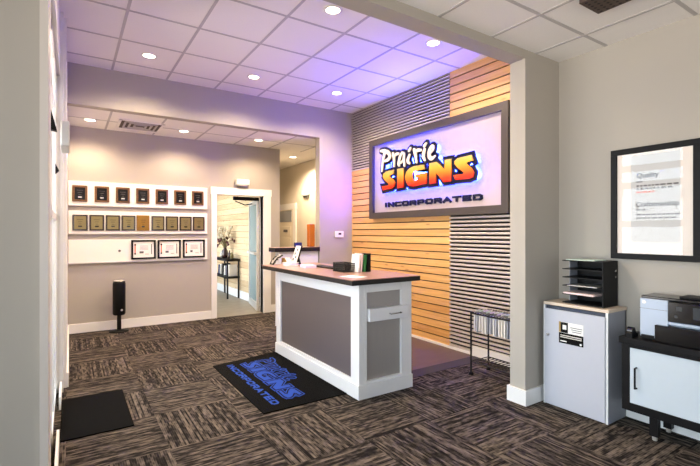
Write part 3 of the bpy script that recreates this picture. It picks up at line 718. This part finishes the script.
mb.build('perforation', M['black'], cp)

# ------------------------------------------------------------------ small wall fittings
o = thing('emergency_light', (2.39, YB, 2.13), 'white emergency light box on the wall above the vestibule opening', 'emergency light')
MB().box(2.277, 2.498, YB-.075, YB, 2.15, 2.245).build('housing', M['white'], o, bevel=.012)
MB().box(2.30, 2.475, YB-.065, YB-.01, 2.130, 2.150).build('lens', M['silver'], o, bevel=.004)
o = thing('thermostat', (3.53, YH0, 1.29), 'small white thermostat on the purple lit wall', 'thermostat')
MB().box(3.462, 3.602, YH0-.006, YH0-.001, 1.30, 1.384).build('wall_mount', M['white'], o)
MB().box(3.452, 3.612, YH0-.022, YH0-.005, 1.292, 1.392).build('case', M['white'], o, bevel=.006)
MB().box(3.515, 3.565, YH0-.024, YH0-.021, 1.335, 1.365).build('display', M['screen'], o)
o = thing('wall_sconce', (4.06, 7.80, 2.08), 'white wall sconce in the side hall beyond the opening', 'wall light')
MB().box(3.99, 4.06, 7.66, 7.93, 2.13, 2.235).build('shade', M['sconce'], o, bevel=.03)
MB().box(4.02, 4.06, 7.72, 7.87, 2.075, 2.13).build('bracket', M['chrome'], o, bevel=.01)
hdoor = struct('door_2', B(4.035, 4.06, 8.40, 9.12, .0, 1.87), M['door_paint'])
for z0, z1 in ((.15, .8), (.88, 1.25), (1.29, 1.5)): MB().box(4.028, 4.036, 8.50, 9.02, z0, z1).build('panel', M['door_paint'], hdoor, bevel=.006)
MB().box(4.02, 4.034, 8.66, 8.86, 1.375, 1.43).build('door_plate', M['grey_print'], hdoor)
MB().box(4.026, 4.036, 8.46, 9.08, 1.60, 1.85).build('pane', M['grey_wall2'], hdoor)
struct('trim_9', B(4.03, 4.06, 8.27, 8.40, 0, 1.95).box(4.02, 4.06, 8.25, 9.3, 1.87, 2.0), M['white'])

# ------------------------------------------------------------------ vestibule: open glass door, console table, flowers
gd = struct('door_3', MB(), M['alu']) if False else None
def leaf(s, w0, w1, z0, z1, t=.04):
    pass
hx, hy, ex, ey = 2.735, YB+.16, 2.915, 7.98
dirv = Vector((ex-hx, ey-hy, 0)); Ld = dirv.length; dirv.normalize(); nrm = Vector((-dirv.y, dirv.x, 0))
def lb_(mb, a0, a1, z0, z1, t):
    vs = []
    for z in (z0, z1):
        for a, sgn in ((a0, -1), (a1, -1), (a1, 1), (a0, 1)):
            p = Vector((hx, hy, 0))+dirv*a+nrm*sgn*t/2; vs.append((p.x, p.y, z))
    mb.add(vs, [(3,2,1,0),(4,5,6,7),(0,1,5,4),(1,2,6,5),(2,3,7,6),(3,0,4,7)])
mb = MB()
for a in ((0, .07, .012, 1.94), (Ld-.07, Ld, .012, 1.94), (.07, Ld-.07, .012, .14), (.07, Ld-.07, 1.87, 1.94)): lb_(mb, *a, .045)
gd = struct('door_3', mb, M['alu'])
mb = MB(); lb_(mb, .06, Ld-.06, .13, 1.88, .01); mb.build('pane', M['frost'], gd)
mb = MB(); lb_(mb, .03, Ld-.03, .98, 1.02, .12); mb.build('push_bar', M['alu'], gd)
MB().box(2.3, 2.74, YB+.13, YB+.19, 1.915, 1.975).build('closer_rail', M['gap'], gd)
MB().tube([(2.35, YB+.2, 1.90), (2.62, YB+.5, 1.86), (2.83, 7.6, 1.90)], .01, 8).build('closer_arm', M['black'], gd)
tb = thing('console_table', (2.84, 9.2, 0), 'dark two tier console table against the vestibule boards', 'table')
MB().box(2.70, 2.965, 8.70, 9.72, .77, .82).build('tabletop', M['espresso'], tb)
MB().box(2.70, 2.965, 8.72, 9.70, .415, .455).build('shelf', M['espresso'], tb)
for x in (2.715, 2.945):
    for y in (8.73, 9.68): MB().box(x-.014, x+.014, y-.014, y+.014, 0, .785).build('leg', M['blackmetal'], tb)
fv = thing('flower_vase', (2.82, 9.25, .82), 'dark vase of dried flowers on the console table in the vestibule', 'flowers')
MB().lathe((2.82, 9.25, .82), [(0, .001), (.05, .001), (.075, .08), (.06, .16), (.035, .2), (.045, .22)]).build('vase', M['vase'], fv, smooth=True)
st = MB(); fl1 = MB(); fl2 = MB(); rnd = random.Random(3)
for k in range(46):
    a = rnd.uniform(0, 2*PI); r = rnd.uniform(.05, .30); hh = rnd.uniform(.28, .68)
    tip = Vector((2.79+max(-.32, min(.13, r*math.cos(a))), 9.25+r*math.sin(a)*1.2, .82+hh))
    st.tube([(2.82, 9.25, 1.0), (2.82+(tip.x-2.82)*.4, 9.25+(tip.y-9.25)*.4, .82+.2+hh*.4), tip], .004, 4)
    tgt = fl2 if hh < .42 else fl1
    for j in range(3):
        q = tip+Vector((rnd.uniform(-.03, .03), rnd.uniform(-.03, .03), rnd.uniform(-.04, .04)))
        q.x = min(q.x, 2.94)
        tgt.tube([q-Vector((0, 0, .025)), q, q+Vector((0, 0, .025))], [.004, .022, .004], 6)
st.build('stem', M['stem'], fv); fl1.build('blossom', M['petal'], fv); fl2.build('blossom', M['petal_dark'], fv)
for k, (yy, hh, mm, lb) in enumerate(((8.82, .13, M['stem'], 'green bottle at the near end of the console table'), (8.96, .17, M['vase'], 'dark bottle next to the flower vase on the console table'), (9.52, .15, M['silver'], 'silver jar behind the flower vase on the console table'))):
    o = MB().lathe((2.83, yy, .82), [(0, .001), (.03, .001), (.032, hh*.6), (.014, hh*.75), (.014, hh), (0, hh)], 16).build('bottle', mm, smooth=True); tag(o, lb, 'bottle', 'bottles on the console table')
for k in range(6):
    y = 8.82+.145*k; hh = .24-.02*(k % 3)
    o = MB().box(2.76, 2.93, y-.015, y+.015, .456, .456+hh, rot=RX(.08)).build('binder', (M['paper'], M['navybox'], M['paper'], M['gap'])[k % 4]); o.location.z += .003
    tag(o, '%s upright booklet from the near end on the lower shelf of the console table' % ORD[k], 'book', 'booklets on the console shelf')

# ------------------------------------------------------------------ white cabinet by the pillar
wc = thing('storage_cabinet', (3.35, 1.79, 0), 'grey white storage cabinet with a beige top beside the pillar', 'cabinet')
KX, KY0, KY1 = 3.215, 1.545, 2.04
MB().box(KX+.002, KX+.267, KY0, KY0+.018, 0, .797).box(KX+.002, KX+.267, KY1-.018, KY1, 0, .797).box(KX+.255, KX+.267, KY0, KY1, 0, .797).build('body', M['cab_side'], wc)
MB().box(KX+.0, KX+.27, KY0-.006, KY1, .797, .82).build('top', M['cab_edge'], wc, bevel=.002)
for a, b in ((KY0-.001, KY0+.014), (KY1-.012, KY1)): MB().box(KX, KX+.004, a, b, 0, .797).build('edge_band', M['white'], wc)
MB().box(KX+.012, KX+.25, KY0+.02, KY1-.02, .02, .79).build('interior', M['gapdark'], wc)
dd = MB().box(KX-.012, KX+.006, KY0+.015, KY1-.013, .008, .768).build('door', M['cab'], wc, bevel=.003)
MB().tube([(KX-.012, 1.99, .563), (KX-.026, 1.99, .563)], .011, 16).build('knob', M['chrome'], dd)
sx = KX-.0125
skr = MB().box(sx-.001, sx+.001, 1.712, 1.902, .598, .682, 0).box(sx-.001, sx+.001, 1.712, 1.902, .517, .598, 1)
skr.box(sx-.0016, sx, 1.83, 1.888, .60, .68, 1).box(sx-.0022, sx, 1.842, 1.872, .625, .66, 0).box(sx-.0016, sx, 1.888, 1.902, .60, .682, 2)
for k in range(3): skr.box(sx-.0018, sx, 1.72+.004*k, 1.81-.006*k, .645-.015*k, .650-.015*k, 3)
for k in range(2): skr.box(sx-.0018, sx, 1.725, 1.89, .575-.014*k, .582-.014*k, 4)
skr.box(sx-.0018, sx, 1.84, 1.89, .530, .538, 0).tube([(sx-.0018, 1.732, .532), (sx, 1.732, .532)], .008, 10, 0)
sk = skr.build('sticker', [M['paper'], M['gloss_black'], M['yellow'], M['grey_print'], M['silver']], dd); sk['label'] = 'black and white sticker card on the door'
# literature sorter on top
ls = thing('literature_sorter', (3.37, 1.755, .82), 'black six shelf literature sorter standing on the white cabinet', 'organizer')
LX0, LX1, LY0, LY1, LZ = 3.262, 3.478, 1.60, 1.91, .8205
MB().box(LX1-.008, LX1, LY0, LY1, LZ, LZ+.34).build('back_panel', M['black'], ls)
MB().box(LX0, LX1, LY0, LY0+.008, LZ, LZ+.34).build('side_panel', M['black'], ls)
MB().box(LX0+.1, LX1, LY1-.006, LY1, LZ, LZ+.34).build('side_panel', M['cab_side'], ls)
for k in range(6):
    z = LZ+.004+k*.0655
    MB().box(LX0, LX1-.008, LY0+.008, LY1, z, z+.007).build('shelf', M['black'], ls)
for z in (1.04, 1.085): MB().tube([(3.44, LY0+.0, z), (3.44, LY0-.004, z)], .009, 14).build('screw_cap', M['chrome'], ls)
sheet('paper_stack', 'pale green papers on the very top of the black sorter', 'paper', M['paper_green'], 3.365, 1.78, .18, .22, .006, .03, LZ+.339)
sheet('paper_stack', 'curling pink white papers sticking out of the second lowest shelf of the sorter', 'paper', M['paper_pink'], 3.345, 1.775, .19, .24, .012, -.05, LZ+.0765)
sheet('paper_stack', 'thin grey paper lying in the middle shelf of the sorter', 'paper', M['silver'], 3.35, 1.76, .19, .22, .004, .05, LZ+.142)

# ------------------------------------------------------------------ media credenza with printer
cr = thing('credenza', (3.35, 1.1, 0), 'black credenza with frosted white doors under the printer', 'credenza')
QX, QY0, QY1 = 3.22, .62, 1.455
MB().box(QX-.02, QX+.26, QY0-.015, QY1+.012, .612, .655).build('top', M['espresso'], cr, bevel=.003)
f = MB().box(QX, QX+.02, QY1-.048, QY1, .15, .612).box(QX, QX+.02, QY0, QY0+.048, .15, .612).box(QX, QX+.02, QY0+.048, QY1-.048, .586, .612).box(QX, QX+.02, QY0+.048, QY1-.048, .15, .205)
f.box(QX+.02, QX+.255, QY1-.02, QY1, .15, .612).box(QX+.02, QX+.255, QY0, QY0+.02, .15, .612).box(QX+.24, QX+.255, QY0+.02, QY1-.02, .15, .612).box(QX+.02, QX+.24, QY0+.02, QY1-.02, .15, .17)
f.build('frame', M['espresso'], cr, bevel=.002)
for y0, y1, hy_ in ((.985, 1.405, 1.364), (.670, .980, .71)):
    dq = MB().box(QX+.004, QX+.016, y0, y1, .207, .584).build('door', M['frostdoor'], cr)
    MB().tube([(QX+.004, hy_, .455), (QX-.022, hy_, .455), (QX-.022, hy_, .315), (QX+.004, hy_, .315)], .006, 8).build('handle', M['black'], dq)
for x in (QX+.022, QX+.235):
    for y in (.80, 1.262):
        lg = MB().box(x-.022, x+.022, y-.024, y+.024, .03, .15).build('leg', M['espresso'], cr)
        MB().lathe((x, y, 0), [(0, .001), (.014, .001), (.018, .032), (0, .032)], 14).build('foot', M['silver'], lg)
pr = thing('printer', (3.38, 1.1, .655), 'silver and black office printer on the black credenza', 'printer')
PX, PZ = 3.265, .656
MB().box(PX, PX+.21, 1.195, 1.363, PZ+.012, .93).box(PX, PX+.21, .72, 1.195, .772, .795).box(PX+.03, PX+.21, .72, 1.195, .67, .90).build('body', M['printer_grey'], pr, bevel=.008)
MB().box(PX+.01, PX+.2, .73, 1.35, PZ, PZ+.014).build('base', M['black'], pr)
MB().box(PX+.012, PX+.205, .72, 1.358, .93, .948).build('scanner_lid', M['gloss_black'], pr, bevel=.004)
MB().box(PX+.04, PX+.18, .78, 1.15, .948, .962).build('document_feeder', M['black'], pr, bevel=.004)
cpn = MB().box(PX-.006, PX+.034, .72, 1.196, .797, .925).build('control_panel', M['gloss_black'], pr, bevel=.004)
MB().box(PX-.0075, PX-.005, 1.115, 1.15, .872, .90).build('indicator', M['screen'], cpn)
MB().box(PX-.0075, PX-.005, .95, 1.06, .83, .905).build('screen', M['screen'], cpn)
MB().tube([(PX-.008, 1.15, .835), (PX-.005, 1.15, .835)], .01, 12).build('button', M['screen'], cpn)
MB().box(PX-.03, PX+.028, .74, 1.262, PZ+.001, .766).build('output_tray', M['gloss_black'], pr, bevel=.004)
MB().box(PX-.02, PX-.002, 1.275, 1.345, PZ+.014, PZ+.030).build('memory_card_slot', M['black'], pr)
MB().tube([(PX-.002, 1.335, .905), (PX+.001, 1.335, .905)], .012, 18).build('badge', M['paper'], pr)
MB().box(PX-.0015, PX+.001, 1.2, 1.362, .862, .864).build('seam', M['grey_print'], pr)
tdp = thing('tape_dispenser', (3.27, 1.40, .655), 'small black tape dispenser on the credenza left of the printer', 'tape dispenser')
MB().prism([(0, 0), (.085, 0), (.085, .02), (.06, .03), (.05, .05), (.015, .05), (0, .03)], lambda u, v, d: Vector((3.21+u, d, .6555+v)), 1.385, 1.425).build('base', M['black'], tdp)
MB().tube([(3.24, 1.388, .70), (3.24, 1.422, .70)], .026, 18).build('tape_roll', M['gloss_black'], tdp)

# ------------------------------------------------------------------ framed print on the right wall
fp = thing('framed_print', (XR, 1.30, 1.18), 'black framed text print on the right wall above the sorter', 'picture')
FX = XR-.03; FY0, FY1, FZ0, FZ1, FB = 1.088, 1.648, 1.178, 2.0, .042
f = MB().box(FX, XR-.001, FY0, FY1, FZ1-FB, FZ1).box(FX, XR-.001, FY0, FY1, FZ0, FZ0+FB).box(FX, XR-.001, FY0, FY0+FB, FZ0+FB, FZ1-FB).box(FX, XR-.001, FY1-FB, FY1, FZ0+FB, FZ1-FB)
f.build('frame', M['black'], fp, bevel=.002)
MB().box(FX+.016, XR-.002, FY0+FB-.002, FY1-FB+.002, FZ0+FB-.002, FZ1-FB+.002).build('mat_board', M['mat_board'], fp)
PY0, PY1, PZ0, PZ1 = 1.205, 1.512, 1.305, 1.94
MB().box(FX+.0145, FX+.017, PY0, PY1, PZ0, PZ1).build('print', M['poster'], fp)
MB().box(FX+.008, FX+.010, FY0+FB, FY1-FB, FZ0+FB, FZ1-FB).build('glass', M['picture_glass'], fp)
def text(s, size, y, z, mat, name='lettering'):
    cu = bpy.data.curves.new('t', 'FONT'); cu.body = s; cu.size = size; cu.extrude = .0003; cu.offset = .0012
    ob = bpy.data.objects.new('t', cu); COL.objects.link(ob)
    dg = bpy.context.evaluated_depsgraph_get(); dg.update()
    me = bpy.data.meshes.new_from_object(ob.evaluated_get(dg))
    bpy.data.objects.remove(ob); bpy.data.curves.remove(cu)
    me.transform(Matrix(((0, 0, -1, 0), (-1, 0, 0, 0), (0, 1, 0, 0), (0, 0, 0, 1))))
    me.name = name; me.materials.clear(); me.materials.append(mat)
    o = bpy.data.objects.new(name, me); COL.objects.link(o); o.parent = fp; o.location = Vector((FX+.0140, y, z))-WLOC[fp.name]
    return o
text('Quality', .048, 1.475, 1.775, M['dark_print'])
text('noun', .020, 1.475, 1.742, M['grey_print'])
text('Craftsmanship', .046, 1.478, 1.565, M['dark_print'])
def dashes(z, y0, y1, mat, rs):
    mb = MB(); y = y1
    while y > y0:
        w = rs.uniform(.012, .035); mb.box(FX+.0138, FX+.0146, max(y0, y-w), y, z, z+.011); y -= w+.008
    mb.build('printed_line', mat, fp)
rs = random.Random(4)
for z, y0, y1, m_ in ((1.71, 1.21, 1.475, M['grey_print']), (1.688, 1.25, 1.475, M['grey_print']), (1.664, 1.36, 1.475, M['orange_print']), (1.535, 1.40, 1.475, M['grey_print']), (1.50, 1.21, 1.475, M['grey_print']), (1.475, 1.22, 1.475, M['grey_print'])): dashes(z, y0, y1, m_, rs)

# ------------------------------------------------------------------ black wire file cart behind the pillar
fc = thing('file_cart', (3.38, 2.6, 0), 'black wire cart of hanging folders by the corrugated steel wall', 'file cart')
A0, A1, E0, E1 = 3.25, 3.505, 2.33, 2.82
for x in (A0, A1):
    for y in (E0, E1):
        pp = MB().tube([(x, y, .02), (x, y, .61)], .009, 8).build('post', M['blackmetal'], fc)
        MB().lathe((x, y, 0), [(0, .001), (.022, .001), (.022, .02), (.01, .03), (0, .03)], 14).build('foot', M['black'], pp)
for x in (A0, A1): MB().tube([(x, E0, .595), (x, E1, .595)], .009, 8).build('rail', M['blackmetal'], fc)
for y in (E0, E1): MB().tube([(A0, y, .595), (A1, y, .595)], .008, 8).build('rail', M['blackmetal'], fc)
mb = MB()
for k in range(13):
    y = E0+(E1-E0)*k/12; mb.tube([(A0, y, .13), (A1, y, .13)], .005, 5)
for x in (A0, (A0+A1)/2, A1): mb.tube([(x, E0, .13), (x, E1, .13)], .007, 6)
mb.build('wire_shelf', M['blackmetal'], fc)
cols = ['paper', 'cab', 'paper', 'board', 'paper', 'cab_side', 'cab']
for k in range(15):
    y = 2.79-.031*k
    r_ = random.Random(k)
    o = thing('hanging_folder', (3.38, y, .425), '', '')
    MB().box(A0+.012, A1-.012, y-.0055, y+.0055, .425+r_.uniform(-.012, .012), .606, rot=RX(r_.uniform(-.04, .04)), piv=(3.4, y, .6)).build('folder', M[cols[k % 7]], o)
    MB().box(A0-.012, A1+.012, y-.0025, y+.0025, .6065, .611).build('hanger_rod', M['blackmetal'], o)
    MB().box(A0+.03+.02*(k % 4), A0+.1+.02*(k % 4), y-.002, y+.002, .611, .626).build('tab', M[('paper', 'paper_green', 'lavender')[k % 3]], o)
    tag(o, '%s hanging folder from the left in the black wire file cart' % ORD[k], 'folder', 'folders in the file cart')

# ------------------------------------------------------------------ light
def portal(name, loc, rot, sx, sy):
    ld = bpy.data.lights.new(name, 'AREA'); ld.shape = 'RECTANGLE'; ld.size = sx; ld.size_y = sy; ld.cycles.is_portal = True
    o = bpy.data.objects.new(name, ld); COL.objects.link(o); o.location = loc; o.rotation_euler = rot
portal('window_portal', (-.3, 3.4, 1.36), (0, -PI/2, 0), 2.7, 2.2)
portal('window_portal', (-2.45, -.16, 1.45), (0, -PI/2, 0), 2.5, 4.28)
portal('window_portal', (.95, 9.15, 1.2), (0, -PI/2, 0), 2.4, 3.5)
portal('window_portal', (-.1, -2.65, 1.5), (PI/2, 0, 0), 1.0, 1.2)
portal('window_portal', (2.1, -2.65, 1.5), (PI/2, 0, 0), 1.0, 1.2)
w = bpy.data.worlds.new('daylight'); scene.world = w; w.use_nodes = True
nt = w.node_tree; bg = nt.nodes['Background']
tc = nt.nodes.new('ShaderNodeTexCoord'); sp = nt.nodes.new('ShaderNodeSeparateXYZ'); nt.links.new(tc.outputs['Generated'], sp.inputs[0])
r = nt.nodes.new('ShaderNodeValToRGB'); mr = nt.nodes.new('ShaderNodeMapRange'); mr.inputs[1].default_value = -1; nt.links.new(sp.outputs[2], mr.inputs[0])
nt.links.new(mr.outputs[0], r.inputs[0])
el = r.color_ramp.elements; el[0].position = .44; el[0].color = (1.15, 1.1, 1.04, 1); el[1].position = .56; el[1].color = (.72, .87, 1.0, 1)
nt.links.new(r.outputs[0], bg.inputs[0]); bg.inputs[1].default_value = 8.6

# ------------------------------------------------------------------ camera
cd = bpy.data.cameras.new('camera'); cam = bpy.data.objects.new('camera', cd); COL.objects.link(cam)
cam.location = (0, 0, CAM_H); cam.rotation_euler = (PI/2, 0, -.5803)
cd.sensor_width = 36; cd.sensor_fit = 'HORIZONTAL'; cd.lens = 427.7/700*36; cd.shift_y = -(233-231.9)/700; cd.clip_start = .02
scene.camera = cam
vs = scene.view_settings; vs.view_transform = 'Standard'; vs.look = 'None'; vs.gamma = 1; vs.exposure = -0.08; vs.use_curve_mapping = False
